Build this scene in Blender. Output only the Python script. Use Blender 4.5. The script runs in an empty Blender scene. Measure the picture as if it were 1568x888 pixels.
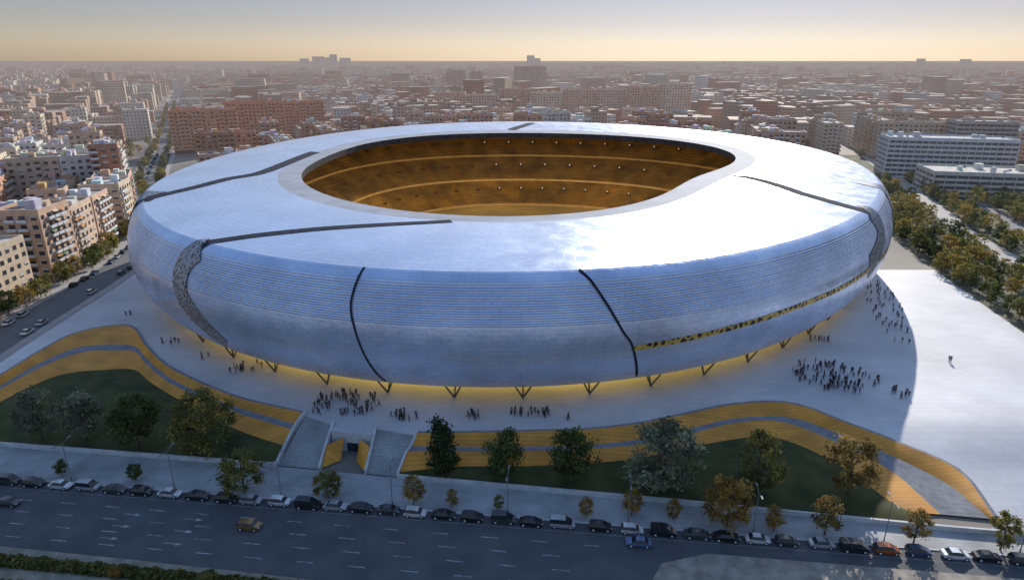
import bpy, math, random
import numpy as np
from mathutils import Vector
random.seed(7); rnd=random.random; uni=random.uniform
sc=bpy.context.scene; COL=sc.collection
sc.view_settings.view_transform='Standard'; sc.view_settings.look='None'; sc.view_settings.exposure=0

# ------------------------------------------------------------ materials
def newmat(name):
    m=bpy.data.materials.new(name); m.use_nodes=True
    nt=m.node_tree; b=nt.nodes['Principled BSDF']; return m,nt,b
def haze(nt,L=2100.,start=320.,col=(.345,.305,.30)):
    """aerial perspective painted on: emission mixed into the surface by distance from world origin"""
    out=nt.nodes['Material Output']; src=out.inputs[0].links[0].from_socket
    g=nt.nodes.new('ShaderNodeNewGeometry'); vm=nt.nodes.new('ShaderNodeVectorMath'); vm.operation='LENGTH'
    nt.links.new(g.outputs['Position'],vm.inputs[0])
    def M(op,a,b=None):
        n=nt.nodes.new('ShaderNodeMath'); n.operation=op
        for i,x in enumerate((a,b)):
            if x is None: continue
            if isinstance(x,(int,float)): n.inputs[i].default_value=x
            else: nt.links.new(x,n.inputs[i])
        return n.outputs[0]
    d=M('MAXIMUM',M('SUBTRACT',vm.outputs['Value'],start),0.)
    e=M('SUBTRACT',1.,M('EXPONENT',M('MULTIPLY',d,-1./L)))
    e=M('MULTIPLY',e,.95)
    em=nt.nodes.new('ShaderNodeEmission'); em.inputs[0].default_value=(*col,1)  # flat glow laid over the surface colour, no scattering in the air
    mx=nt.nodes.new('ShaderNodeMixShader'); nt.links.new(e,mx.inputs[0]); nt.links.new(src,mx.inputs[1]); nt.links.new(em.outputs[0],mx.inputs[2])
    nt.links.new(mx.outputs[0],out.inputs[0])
def noise_mix(nt,b,c1,c2,scale,coord='Object',detail=6,bump=0.,lo=.35,hi=.65):
    tc=nt.nodes.new('ShaderNodeTexCoord'); n=nt.nodes.new('ShaderNodeTexNoise'); n.inputs['Scale'].default_value=scale; n.inputs['Detail'].default_value=detail
    nt.links.new(tc.outputs[coord],n.inputs['Vector'])
    r=nt.nodes.new('ShaderNodeValToRGB'); r.color_ramp.elements[0].position=lo; r.color_ramp.elements[1].position=hi
    r.color_ramp.elements[0].color=(*c1,1); r.color_ramp.elements[1].color=(*c2,1)
    nt.links.new(n.outputs['Fac'],r.inputs[0]); nt.links.new(r.outputs[0],b.inputs['Base Color'])
    if bump:
        bp=nt.nodes.new('ShaderNodeBump'); bp.inputs['Strength'].default_value=bump; bp.inputs['Distance'].default_value=.1
        nt.links.new(n.outputs['Fac'],bp.inputs['Height']); nt.links.new(bp.outputs[0],b.inputs['Normal'])
    return r,n
def simple(name,c1,c2=None,scale=1.,rough=.8,metal=0.,bump=0.,hz=False,emit=None,es=0.,lo=.35,hi=.65,spec=None):
    m,nt,b=newmat(name); c2=c2 or tuple(x*.8 for x in c1)
    noise_mix(nt,b,c1,c2,scale,bump=bump,lo=lo,hi=hi)
    b.inputs['Roughness'].default_value=rough; b.inputs['Metallic'].default_value=metal
    if spec is not None: b.inputs['Specular IOR Level'].default_value=spec
    if emit: b.inputs['Emission Color'].default_value=(*emit,1); b.inputs['Emission Strength'].default_value=es
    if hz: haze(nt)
    return m
def panel(name,c1,c2,mort,bw,bh,msize=.06,coord='UV',metal=0.,rough=.5,bump=.2,nscale=.08,namp=.25,offset=.5,fine=0.,rvar=0.):
    m,nt,b=newmat(name)
    tc=nt.nodes.new('ShaderNodeTexCoord'); br=nt.nodes.new('ShaderNodeTexBrick')
    br.offset=offset; br.inputs['Scale'].default_value=1.; br.inputs['Brick Width'].default_value=bw; br.inputs['Row Height'].default_value=bh
    br.inputs['Mortar Size'].default_value=msize; br.inputs['Mortar Smooth'].default_value=.3
    br.inputs['Color1'].default_value=(*c1,1); br.inputs['Color2'].default_value=(*c2,1); br.inputs['Mortar'].default_value=(*mort,1)
    nt.links.new(tc.outputs[coord],br.inputs['Vector'])
    n=nt.nodes.new('ShaderNodeTexNoise'); n.inputs['Scale'].default_value=nscale; n.inputs['Detail'].default_value=8
    nt.links.new(tc.outputs['Object'],n.inputs['Vector'])
    mr=nt.nodes.new('ShaderNodeMapRange'); mr.inputs['From Min'].default_value=.3; mr.inputs['From Max'].default_value=.7
    mr.inputs['To Min'].default_value=1-namp; mr.inputs['To Max'].default_value=1+namp*.4
    nt.links.new(n.outputs['Fac'],mr.inputs[0])
    mx=nt.nodes.new('ShaderNodeVectorMath'); mx.operation='SCALE'
    nt.links.new(br.outputs['Color'],mx.inputs[0]); nt.links.new(mr.outputs[0],mx.inputs['Scale']); nt.links.new(mx.outputs[0],b.inputs['Base Color'])
    b.inputs['Metallic'].default_value=metal; b.inputs['Roughness'].default_value=rough
    if rvar:
        n3=nt.nodes.new('ShaderNodeTexNoise'); n3.inputs['Scale'].default_value=.22; n3.inputs['Detail'].default_value=8; nt.links.new(tc.outputs['Object'],n3.inputs['Vector'])
        m3=nt.nodes.new('ShaderNodeMapRange'); m3.inputs['From Min'].default_value=.35; m3.inputs['From Max'].default_value=.65; m3.inputs['To Min'].default_value=rough-rvar; m3.inputs['To Max'].default_value=rough+rvar
        nt.links.new(n3.outputs['Fac'],m3.inputs[0]); nt.links.new(m3.outputs[0],b.inputs['Roughness'])
    bp=nt.nodes.new('ShaderNodeBump'); bp.inputs['Strength'].default_value=bump; bp.inputs['Distance'].default_value=.05; bp.invert=True
    nt.links.new(br.outputs['Fac'],bp.inputs['Height'])
    last=bp
    if fine:
        n2=nt.nodes.new('ShaderNodeTexNoise'); n2.inputs['Scale'].default_value=.7; n2.inputs['Detail'].default_value=6
        nt.links.new(tc.outputs['Object'],n2.inputs['Vector'])
        b2=nt.nodes.new('ShaderNodeBump'); b2.inputs['Strength'].default_value=fine; b2.inputs['Distance'].default_value=.3
        nt.links.new(n2.outputs['Fac'],b2.inputs['Height']); nt.links.new(bp.outputs[0],b2.inputs['Normal']); last=b2
    nt.links.new(last.outputs[0],b.inputs['Normal'])
    return m
def attrmat(name,rough=.8,nscale=.5,namp=.2,hz=True,windows=False,transl=0.):
    m,nt,b=newmat(name)
    at=nt.nodes.new('ShaderNodeAttribute'); at.attribute_name='Col'
    tc=nt.nodes.new('ShaderNodeTexCoord'); n=nt.nodes.new('ShaderNodeTexNoise'); n.inputs['Scale'].default_value=nscale; n.inputs['Detail'].default_value=6
    nt.links.new(tc.outputs['Object'],n.inputs['Vector'])
    mr=nt.nodes.new('ShaderNodeMapRange'); mr.inputs['From Min'].default_value=.3; mr.inputs['From Max'].default_value=.7
    mr.inputs['To Min'].default_value=1-namp; mr.inputs['To Max'].default_value=1+namp*.5
    nt.links.new(n.outputs['Fac'],mr.inputs[0])
    s=nt.nodes.new('ShaderNodeVectorMath'); s.operation='SCALE'; nt.links.new(at.outputs['Color'],s.inputs[0]); nt.links.new(mr.outputs[0],s.inputs['Scale'])
    col=s.outputs[0]
    if windows:
        br=nt.nodes.new('ShaderNodeTexBrick'); br.offset=0.; br.inputs['Scale'].default_value=1.
        br.inputs['Brick Width'].default_value=3.2; br.inputs['Row Height'].default_value=3.1; br.inputs['Mortar Size'].default_value=.95; br.inputs['Mortar Smooth'].default_value=0.
        nt.links.new(tc.outputs['UV'],br.inputs['Vector'])
        mx=nt.nodes.new('ShaderNodeMix'); mx.data_type='RGBA'
        nt.links.new(br.outputs['Fac'],mx.inputs['Factor']); mx.inputs['A'].default_value=(.06,.06,.07,1); nt.links.new(col,mx.inputs['B'])
        col=mx.outputs['Result']
    nt.links.new(col,b.inputs['Base Color']); b.inputs['Roughness'].default_value=rough
    if transl:
        t=nt.nodes.new('ShaderNodeBsdfTranslucent'); nt.links.new(col,t.inputs[0]); ms=nt.nodes.new('ShaderNodeMixShader'); ms.inputs[0].default_value=transl
        nt.links.new(b.outputs[0],ms.inputs[1]); nt.links.new(t.outputs[0],ms.inputs[2]); nt.links.new(ms.outputs[0],nt.nodes['Material Output'].inputs[0])
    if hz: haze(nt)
    return m

# ------------------------------------------------------------ mesh helpers
def mesh(name,V,F,mats,mi=None,col=None,uv=None,smooth=False):
    me=bpy.data.meshes.new(name); me.from_pydata([tuple(v) for v in V],[],F)
    for m in mats: me.materials.append(m)
    if mi is not None: me.polygons.foreach_set('material_index',np.array(mi,dtype=np.int32))
    nl=np.zeros(len(me.polygons),dtype=np.int32); me.polygons.foreach_get('loop_total',nl)
    if col is not None:
        ca=me.color_attributes.new('Col','FLOAT_COLOR','CORNER')
        c=np.ones((len(F),4),dtype=np.float32); c[:,:3]=np.array(col,dtype=np.float32)
        ca.data.foreach_set('color',np.repeat(c,nl,axis=0).ravel())
    if uv is not None:
        ul=me.uv_layers.new(name='UVMap'); ul.data.foreach_set('uv',np.array(uv,dtype=np.float32).ravel())
    if smooth: me.polygons.foreach_set('use_smooth',np.ones(len(F),dtype=bool))
    me.update(); return me
def obj(name,me,parent=None,loc=(0,0,0),rz=0,s=1):
    o=bpy.data.objects.new(name,me); COL.objects.link(o); o.location=loc; o.rotation_euler=(0,0,rz)
    o.scale=(s,s,s) if isinstance(s,(int,float)) else s
    if parent: o.parent=parent
    return o
def empty(name):
    e=bpy.data.objects.new(name,None); COL.objects.link(e); return e
def box(V,F,x0,x1,y0,y1,z0,z1,MI=None,mi=0,C=None,c=None,bottom=False):
    n=len(V); V+= [(x0,y0,z0),(x1,y0,z0),(x1,y1,z0),(x0,y1,z0),(x0,y0,z1),(x1,y0,z1),(x1,y1,z1),(x0,y1,z1)]
    fs=[(n,n+1,n+5,n+4),(n+1,n+2,n+6,n+5),(n+2,n+3,n+7,n+6),(n+3,n,n+4,n+7),(n+4,n+5,n+6,n+7)]
    if bottom: fs.append((n+3,n+2,n+1,n))
    F+=fs
    if MI is not None: MI+=[mi]*len(fs)
    if C is not None: C+=[c]*len(fs)
def tube(V,F,p0,p1,r0,r1,n=6,cap=True):
    p0=Vector(p0);p1=Vector(p1);d=(p1-p0).normalized(); a=d.orthogonal().normalized(); b=d.cross(a); k=len(V)
    for p,r in((p0,r0),(p1,r1)):
        for i in range(n):
            t=2*math.pi*i/n; V.append(tuple(p+a*math.cos(t)*r+b*math.sin(t)*r))
    for i in range(n): F.append((k+i,k+(i+1)%n,k+n+(i+1)%n,k+n+i))
    if cap: F.append(tuple(k+n+i for i in range(n)))
def catmull(P,n):
    P=[np.array(p,float) for p in P]; P=[2*P[0]-P[1]]+P+[2*P[-1]-P[-2]]; out=[]; m=len(P)-3
    for k in range(n+1):
        t=k/n*m; i=min(int(t),m-1); u=t-i; a,b,c,d=P[i:i+4]
        out.append(.5*((2*b)+(c-a)*u+(2*a-5*b+4*c-d)*u*u+(3*b-a-3*c+d)*u**3))
    return out

# ------------------------------------------------------------ world, sun, camera
SUN_AZ=19.; SUN_EL=24.
w=bpy.data.worlds.new('World'); sc.world=w; w.use_nodes=True
nt=w.node_tree; bg=nt.nodes['Background']; sky=nt.nodes.new('ShaderNodeTexSky'); sky.sky_type='NISHITA'; sky.sun_disc=False
sky.sun_elevation=math.radians(SUN_EL); sky.sun_rotation=math.radians(SUN_AZ); sky.dust_density=1.; sky.air_density=1.3; sky.ozone_density=1.5
def VM(op,a,b=None,sc_=None):
    n=nt.nodes.new('ShaderNodeVectorMath'); n.operation=op
    for i,x in enumerate((a,b)):
        if x is None: continue
        if isinstance(x,tuple): n.inputs[i].default_value=x
        else: nt.links.new(x,n.inputs[i])
    if sc_ is not None: n.inputs['Scale'].default_value=sc_
    return n.outputs[0]
# thin high haze: softly limits the glow round the sun, warms the sky just above the horizon
c=VM('SCALE',sky.outputs[0],sc_=.15)
c=VM('DIVIDE',c,VM('ADD',VM('SCALE',c,sc_=.8),(1,1,1)))
tc=nt.nodes.new('ShaderNodeTexCoord'); sp=nt.nodes.new('ShaderNodeSeparateXYZ'); nt.links.new(tc.outputs['Generated'],sp.inputs[0])
rp=nt.nodes.new('ShaderNodeValToRGB'); E_=rp.color_ramp.elements
E_[0].position=0.; E_[0].color=(.94,.90,1.06,1); E_[1].position=.022; E_[1].color=(.90,.87,1.02,1)
for p_,cc in((.05,(.68,.71,.90,1)),(.10,(.50,.56,.80,1)),(.3,(.90,.99,1.24,1)),(1.,(1.18,1.36,1.70,1))):
    q=E_.new(p_); q.color=cc
nt.links.new(sp.outputs['Z'],rp.inputs[0])
c=VM('MULTIPLY',c,rp.outputs[0])
nt.links.new(c,bg.inputs[0]); bg.inputs[1].default_value=1.15
sl=bpy.data.lights.new('sun','SUN'); sl.energy=5.; sl.angle=math.radians(.5); sl.color=(1,.94,.85)
so=bpy.data.objects.new('sun',sl); COL.objects.link(so); so.location=(100,300,300)
a=math.radians(SUN_AZ); e=math.radians(SUN_EL)
sd=Vector((math.sin(a)*math.cos(e),math.cos(a)*math.cos(e),math.sin(e)))
so.rotation_euler=sd.to_track_quat('Z','Y').to_euler()
cam=bpy.data.cameras.new('camera'); cam.lens=22.96; cam.sensor_width=36; cam.clip_end=80000; cam.clip_start=1
co=bpy.data.objects.new('camera',cam); COL.objects.link(co); co.location=(0,0,75); co.rotation_euler=(math.radians(90-19.39),0,0); sc.camera=co

# ------------------------------------------------------------ material set
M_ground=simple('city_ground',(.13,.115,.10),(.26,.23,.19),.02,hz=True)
M_asph=simple('asphalt',(.075,.076,.084),(.105,.105,.112),.18,rough=.8,bump=.05)
M_pave=panel('plaza_paving',(.62,.61,.62),(.68,.66,.66),(.50,.50,.51),4.,2.,.05,coord='Object',rough=.6,bump=.1,nscale=.04,namp=.26)
M_side=panel('sidewalk_paving',(.40,.40,.40),(.45,.44,.44),(.30,.30,.30),1.6,.8,.04,coord='Object',rough=.8,bump=.1,nscale=.15,namp=.3)
M_conc=simple('pale_concrete',(.50,.50,.50),(.66,.65,.64),.4,rough=.7)
M_walk=simple('grey_walkway',(.19,.19,.21),(.28,.28,.30),.6)
M_orange=panel('orange_cladding',(.84,.36,.04),(.76,.31,.03),(.55,.22,.02),60.,.9,.06,coord='Object',rough=.55,bump=.1,nscale=.15,namp=.3)
M_lawn=simple('lawn_grass',(.040,.048,.012),(.090,.088,.026),.22,rough=.95,bump=.4)
M_park=simple('park_ground',(.08,.085,.04),(.22,.19,.13),.12,rough=.95)
M_paint=simple('road_paint',(.5,.5,.5),(.18,.18,.19),.8)
M_roof=panel('roof_metal_panels',(.64,.73,.92),(.69,.77,.93),(.42,.49,.64),5.,2.2,.06,metal=.62,rough=.24,bump=.14,nscale=.05,namp=.16,fine=.12,rvar=.06)
M_fac=panel('facade_metal_panels',(.66,.76,1.0),(.73,.82,1.0),(.48,.57,.78),3.,1.2,.05,metal=.45,rough=.30,bump=.15,nscale=.07,namp=.24,fine=.35,rvar=.1)
M_ring=simple('inner_roof_ring',(.30,.32,.36),(.38,.40,.45),.15,rough=.75,spec=.2)
M_dark=simple('dark_joint',(.022,.025,.038),(.045,.05,.07),.5,rough=.9,spec=.1)
M_strut=simple('strut_steel',(.08,.075,.06),(.12,.11,.09),.5,rough=.6)
M_soff=simple('golden_soffit',(.6,.45,.10),(.5,.36,.07),.5,rough=.5)
def lattice(name,c1,c2,sc_=.5):
    m,nt,b=newmat(name); tc=nt.nodes.new('ShaderNodeTexCoord'); v=nt.nodes.new('ShaderNodeTexVoronoi'); v.feature='DISTANCE_TO_EDGE'; v.inputs['Scale'].default_value=sc_
    nt.links.new(tc.outputs['Object'],v.inputs['Vector']); r=nt.nodes.new('ShaderNodeValToRGB'); r.color_ramp.elements[0].position=.1; r.color_ramp.elements[1].position=.16
    r.color_ramp.elements[0].color=(*c1,1); r.color_ramp.elements[1].color=(*c2,1); nt.links.new(v.outputs['Distance'],r.inputs[0]); nt.links.new(r.outputs[0],b.inputs['Base Color'])
    b.inputs['Roughness'].default_value=.5; b.inputs['Metallic'].default_value=.2; return m
M_lat=lattice('bronze_lattice',(.45,.43,.44),(.18,.14,.11),.8)
M_latd=lattice('dark_lattice',(.26,.27,.31),(.07,.07,.08),.8)
M_gold=lattice('gold_lattice',(.75,.50,.12),(.06,.04,.02),.55)
def seatmat():
    m,nt,b=newmat('amber_seating'); tc=nt.nodes.new('ShaderNodeTexCoord'); br=nt.nodes.new('ShaderNodeTexBrick'); br.offset=0
    br.inputs['Scale'].default_value=1; br.inputs['Brick Width'].default_value=14.; br.inputs['Row Height'].default_value=.9; br.inputs['Mortar Size'].default_value=.3
    br.inputs['Color1'].default_value=(.43,.205,.02,1); br.inputs['Color2'].default_value=(.33,.155,.016,1); br.inputs['Mortar'].default_value=(.22,.105,.012,1)
    nt.links.new(tc.outputs['UV'],br.inputs['Vector']); 
    n=nt.nodes.new('ShaderNodeTexNoise'); n.inputs['Scale'].default_value=.10; n.inputs['Detail'].default_value=8; nt.links.new(tc.outputs['Object'],n.inputs['Vector'])
    mr=nt.nodes.new('ShaderNodeMapRange'); mr.inputs['From Min'].default_value=.3; mr.inputs['From Max'].default_value=.7; mr.inputs['To Min'].default_value=.45; mr.inputs['To Max'].default_value=1.2
    nt.links.new(n.outputs['Fac'],mr.inputs[0]); s=nt.nodes.new('ShaderNodeVectorMath'); s.operation='SCALE'
    nt.links.new(br.outputs['Color'],s.inputs[0]); nt.links.new(mr.outputs[0],s.inputs['Scale']); nt.links.new(s.outputs[0],b.inputs['Base Color']); b.inputs['Roughness'].default_value=.7
    return m
M_seat=seatmat()
M_trimo=simple('tier_fascia',(.75,.46,.15),(.62,.36,.10),.3)
M_pitch=simple('pitch_grass',(.20,.11,.014),(.27,.15,.02),.06,rough=.9)
M_lobby=panel('lit_lobby_glass',(.7,.55,.15),(.6,.45,.1),(.08,.06,.02),3.,5.,.12,rough=.3,bump=0.,nscale=.1)
b=M_lobby.node_tree.nodes['Principled BSDF']; b.inputs['Emission Color'].default_value=(1,.78,.22,1); b.inputs['Emission Strength'].default_value=1.2
M_lamp=simple('floodlight_lens',(.9,.9,.9),emit=(1,.95,.8),es=.35)
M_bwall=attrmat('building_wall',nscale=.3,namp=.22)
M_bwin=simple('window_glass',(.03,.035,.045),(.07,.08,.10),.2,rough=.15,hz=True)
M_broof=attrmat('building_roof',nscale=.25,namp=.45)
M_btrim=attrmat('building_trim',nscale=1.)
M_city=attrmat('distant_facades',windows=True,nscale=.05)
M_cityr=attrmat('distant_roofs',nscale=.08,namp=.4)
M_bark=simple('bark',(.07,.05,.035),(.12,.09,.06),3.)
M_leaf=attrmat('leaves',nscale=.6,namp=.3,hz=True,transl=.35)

# ------------------------------------------------------------ terrain, street, plaza
X=40000
ys=[-400,186,228,700,3000,45000]; zs=[-4.62,-4.62,-.06,-.06,-.06,-.06]
V=[];F=[]
for y,z in zip(ys,zs): V+=[(-X,y,z),(X,y,z)]
for i in range(len(ys)-1): F.append((2*i,2*i+1,2*i+3,2*i+2))
obj('ground',mesh('ground',V,F,[M_ground]))

LT0=[(-128.5,135.2),(-128,146.9),(-128,161.3),(-126.6,172.9),(-120.6,178.8),(-112.9,178.8),(-101.7,165.6),(-90.8,154),(-77.8,144.1),(-63,135.2),(-46.6,128.7)]
LT1=[(-128.3,134.4),(-126.8,144.8),(-125.7,157.3),(-121.6,167.4),(-113.5,169.2),(-106.5,168.3),(-100,161.8),(-88.2,150.1),(-74.7,140.4),(-62.6,133.5),(-47.5,126.3)]
LT2=[(-126.6,132.2),(-125.5,142.9),(-124,154.8),(-119.6,164.1),(-111.6,165.8),(-104.7,165),(-97.9,157.9),(-86.9,147.4),(-73.8,138.3),(-61.6,131),(-48,124.6)]
LT3=[(-125.6,130.4),(-123.3,139.4),(-121.3,147.8),(-117.2,154.4),(-108.3,156.7),(-100.5,156.7),(-92.4,149.6),(-81.6,141.1),(-70.2,133),(-60,126.2),(-48.7,120.5)]
RT0=[(-20.3,120.3),(-11.6,120.5),(2.2,121),(16.2,121.8),(27.8,124.2),(38.7,128.1),(48.6,131.9),(59.7,133.7),(66.4,131.6),(72.3,125.2),(80.3,118.8),(88.8,111.1),(88.4,99.2)]
RT1=[(-21,117.8),(-11.4,117.5),(2.2,117.5),(15.9,118.3),(27.2,120.5),(37.9,124.2),(47.7,128.3),(57.1,130),(64,128.8),(70.3,123.4),(77.8,116.1),(85.3,108.2),(87.5,99)]
RT2=[(-21.5,116.2),(-11.3,116.2),(2.2,116.2),(15.7,117),(26.9,118.7),(37.4,122.2),(47.1,126.5),(56.5,128.4),(62.3,126.5),(67.8,121),(73.2,115),(77,109.5),(79.3,100.3)]
RT3=[(-22.7,112.2),(-11.1,112.9),(2.1,113.1),(15.5,114),(26.5,116.1),(36.8,119.5),(46.1,122.5),(55.1,124.1),(60,122),(64.8,116.9),(68.7,110.8),(71.6,104),(74.6,100.5)]
def z3(P,z): return [(p[0],p[1],z[i] if isinstance(z,list) else z) for i,p in enumerate(P)]
zt0=[.6]*9+[.5,-.4,-2,-3.8]; zt1=[-1.]*9+[-1.2,-1.8,-3.3,-4.2]; zt2=[-1.1]*9+[-1.3,-1.9,-3.,-4.25]; zt3=[-3.4]+[-2.6]*8+[-2.8,-3.3,-3.9,-4.3]
NB=96
Ls=[catmull(z3(P,z),NB) for P,z in((LT0,.6),(LT1,-1.),(LT2,-1.1),(LT3,-2.6))]
Rs=[catmull(z3(P,z),NB) for P,z in((RT0,zt0),(RT1,zt1),(RT2,zt2),(RT3,zt3))]
wallx=[-160,-111.8,-47.9,-21.6,26.9,78,140]; wally=[129.5,123.2,115.4,111.4,104.2,96.1,87.5]
yw=lambda x: float(np.interp(x,wallx,wally))
def loft(name,A,B,mat,parent=None,seg=1,bulge=0.):
    V=[];F=[];n=len(A)
    for i in range(n):
        for j in range(seg+1):
            t=j/seg; p=A[i]*(1-t)+B[i]*t; p=p.copy(); p[2]+=bulge*math.sin(math.pi*t); V.append(p)
    for i in range(n-1):
        for j in range(seg):
            q=i*(seg+1)+j; F.append((q,q+1,q+seg+2,q+seg+1))
    return obj(name,mesh(name,V,F,[mat],smooth=seg>1),parent)
def cap(A,wd=.7):
    A=[a.copy() for a in A]; B=[]
    for i in range(len(A)):
        d=A[min(i+1,len(A)-1)]-A[max(i-1,0)]; n=np.array([-d[1],d[0],0.]); n/=np.linalg.norm(n)+1e-9
        B.append(A[i]+n*wd)
    return B
for nm,S,x0,x1 in(('terraced_berm',Ls,-131.,-49.),('terraced_berm',Rs,-22.5,76.)):
    E=empty(nm)
    loft('upper_orange_face',S[0],S[1],M_orange,E,3,.12)
    loft('walkway',S[1],S[2],M_walk,E)
    loft('lower_orange_face',S[2],S[3],M_orange,E,3,.12)
    c0=cap(S[0]); loft('top_cap',c0,S[0],M_walk,E)
    c1=[p-np.array([0,0,.64]) for p in c0]; loft('cap_back',c1,c0,M_walk,E)
    bot=[np.array([x0+(x1-x0)*i/NB, yw(x0+(x1-x0)*i/NB)+.25, -4.25]) for i in range(NB+1)]
    loft('lawn',S[3],bot,M_lawn,E,10,.5)
def wallpoly(name,pts,th=.5,base=-4.6,mat=M_conc,par=None):
    V=[];F=[];n=len(pts)
    for i,(x,y,z) in enumerate(pts):
        d=np.array(pts[min(i+1,n-1)][:2])-np.array(pts[max(i-1,0)][:2]); d=d/(np.linalg.norm(d)+1e-9); nx,ny=-d[1]*th/2,d[0]*th/2
        V+=[(x-nx,y-ny,base),(x+nx,y+ny,base),(x+nx,y+ny,z),(x-nx,y-ny,z)]
    for i in range(n-1):
        a=4*i;b=a+4
        for q in range(4): F.append((a+q,a+(q+1)%4,b+(q+1)%4,b+q))
    F.append((0,3,2,1)); k=4*(n-1); F.append((k,k+1,k+2,k+3))
    return obj(name,mesh(name,V,F,[mat]),par)
wallpoly('retaining_wall',[(-46.3,129.4,.9),(-47.4,126,.0),(-48,124,-1.),(-48.5,120.3,-2.3),(-48.9,115.2,-3.6)])
wallpoly('retaining_wall',[(-20.1,121,.9),(-21,117.8,-.6),(-21.8,116,-1.),(-22.9,112.2,-3.),(-23,111.6,-3.6)])
wallpoly('retaining_wall',[(-39,125,.9),(-39.3,120,-1.),(-39.6,114.6,-3.6)])
wallpoly('retaining_wall',[(-29.4,123.6,.9),(-29.5,119,-1.),(-29.8,113,-3.6)])
def stairs(name,a,b,c,d,n=27,par=None):
    a,b,c,d=[np.array(q,float) for q in(a,b,c,d)]; V=[];F=[]
    for i in range(n):
        t0=i/n;t1=(i+1)/n;z=0-4.4*(i+1)/n; zp=0-4.4*i/n
        l0=a+(c-a)*t0;r0=b+(d-b)*t0;l1=a+(c-a)*t1;r1=b+(d-b)*t1;k=len(V)
        V+=[(*l0,zp),(*r0,zp),(*l0,z),(*r0,z),(*l1,z),(*r1,z)]
        F+=[(k,k+1,k+3,k+2),(k+2,k+3,k+5,k+4)]
    return obj(name,mesh(name,V,F,[M_side]),par)
stairs('entrance_stairs',(-46.2,128.8),(-39.2,124.7),(-48.7,116),(-39.5,114.6))
stairs('entrance_stairs',(-29.4,123.3),(-20.4,120.6),(-29.8,113.2),(-22.9,111.9))
E=empty('underpass_entrance')
V=[(-38.7,121.8,0),(-29.7,120.4,0),(-38.7,121.8,-4.5),(-29.7,120.4,-4.5)];F=[(2,3,1,0)]
obj('back_wall',mesh('bw',V,F,[M_conc]),E)
V=[(-35.4,121.2,-4.4),(-32.9,120.81,-4.4),(-32.9,120.81,-2.3),(-35.4,121.2,-2.3)];obj('doorway',mesh('dw',V,[(0,1,2,3)],[M_dark]),E)
V=[(-38.9,118.5,-1.2),(-35.8,121.1,-.9),(-36.0,117.6,-4.3),(-39.2,114.9,-4.3),(-32.4,120.5,-.9),(-29.8,118,-1.2),(-32.6,117.2,-4.3),(-30,113.4,-4.3)]
obj('orange_bench',mesh('ob',V,[(0,3,2,1),(4,6,7,5)],[M_orange]),E)
# plaza slab
pts=[(-400,135.2)]+[(p[0],p[1]) for p in Ls[0]]+[(-39.2,124.7),(-38.7,121.9),(-29.7,120.5),(-29.4,123.3)]
kR=int(NB*8.5/12); pts+=[(p[0],p[1]) for p in Rs[0][:kR+1]]
ysl=Rs[0][kR][1]
pts+=[(500,ysl),(500,236),(-400,236)]
import bmesh
bm=bmesh.new(); top=[bm.verts.new((x,y,0)) for x,y in pts]
ed=[bm.edges.new((top[i],top[(i+1)%len(top)])) for i in range(len(top))]
bmesh.ops.triangle_fill(bm,edges=ed,use_beauty=True)
for f in bm.faces:
    if f.normal.z<0: f.normal_flip()
lowv=[bm.verts.new((x,y,-4.6)) for x,y in pts]
for i in range(len(pts)-3):
    bm.faces.new((top[i],lowv[i],lowv[i+1],top[i+1]))
me=bpy.data.meshes.new('plaza'); bm.to_mesh(me); bm.free(); me.materials.append(M_pave); obj('plaza_pavement',me)
V=[];F=[];xs=[0,.1,.25,.5,1]
for k in range(kR,NB+1):
    p=Rs[0][k]
    for t in xs: V.append((p[0]+(500-p[0])*t,p[1],min(0,p[2]-.6)))
R_=NB-kR+1
for i in range(R_-1):
    for j in range(4): q=i*5+j; F.append((q,q+1,q+6,q+5))
obj('sloping_plaza_pavement',mesh('slope',V,F,[M_pave],smooth=True))

# street frame
ang=math.atan2(-.117,1); ud=np.array([math.cos(ang),math.sin(ang)]); wd=np.array([-ud[1],ud[0]]); O=np.array([0,98.4])
def SW(u,w_): return O+ud*u+wd*w_
def quadsheet(name,pts,z,mat,par=None): return obj(name,mesh(name,[(x,y,z) for x,y in pts],[tuple(range(len(pts)))],[mat]),par)
quadsheet('street_road',[SW(-400,-45),SW(400,-45),SW(400,1.2),SW(-400,1.2)],-4.55,M_asph)
V=[];F=[]
us=np.linspace(-300,300,121)
for u in us:
    p=SW(u,1.2); q=SW(u,1.45); y=max(yw(p[0])+.1,q[1]+.5) if p[0]<86 else max(99.3,q[1]+.5)
    V+=[(p[0],p[1],-4.56),(p[0],p[1],-4.4),(q[0],q[1],-4.4),(q[0],y,-4.4)]
for i in range(len(us)-1):
    a=4*i
    for j in range(3): F.append((a+j,a+4+j,a+5+j,a+1+j))
obj('sidewalk',mesh('sidewalk',V,F,[M_conc,M_conc,M_side],mi=[0,0,2]*(len(us)-1)))
def dash(V,F,u,w_,l=3.,t=.14,z=-4.545):
    k=len(V)
    for a_,b_ in((u,w_-t/2),(u+l,w_-t/2),(u+l,w_+t/2),(u,w_+t/2)):
        p=SW(a_,b_); V.append((p[0],p[1],z))
    F.append((k,k+1,k+2,k+3))
V=[];F=[]
for li,w_ in enumerate((-4.4,-7.6,-10.8,-14.)):
    u=-140+li*2
    while u<(22 if li<1 else 12): dash(V,F,u,w_,3.,.17); u+=9.
u=-120
while u<110: dash(V,F,u,-1.35,5.3,.08); u+=5.32
for u0 in(-72,-60):
    for wv in(-6,-9.2,-12.4):
        dash(V,F,u0,wv,2.4,.16); k=len(V)
        for a_,b_ in((u0+2.4,wv-.4),(u0+3.6,wv),(u0+2.4,wv+.4)):
            p=SW(a_,b_); V.append((p[0],p[1],-4.545))
        F.append((k,k+1,k+2))
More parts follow.
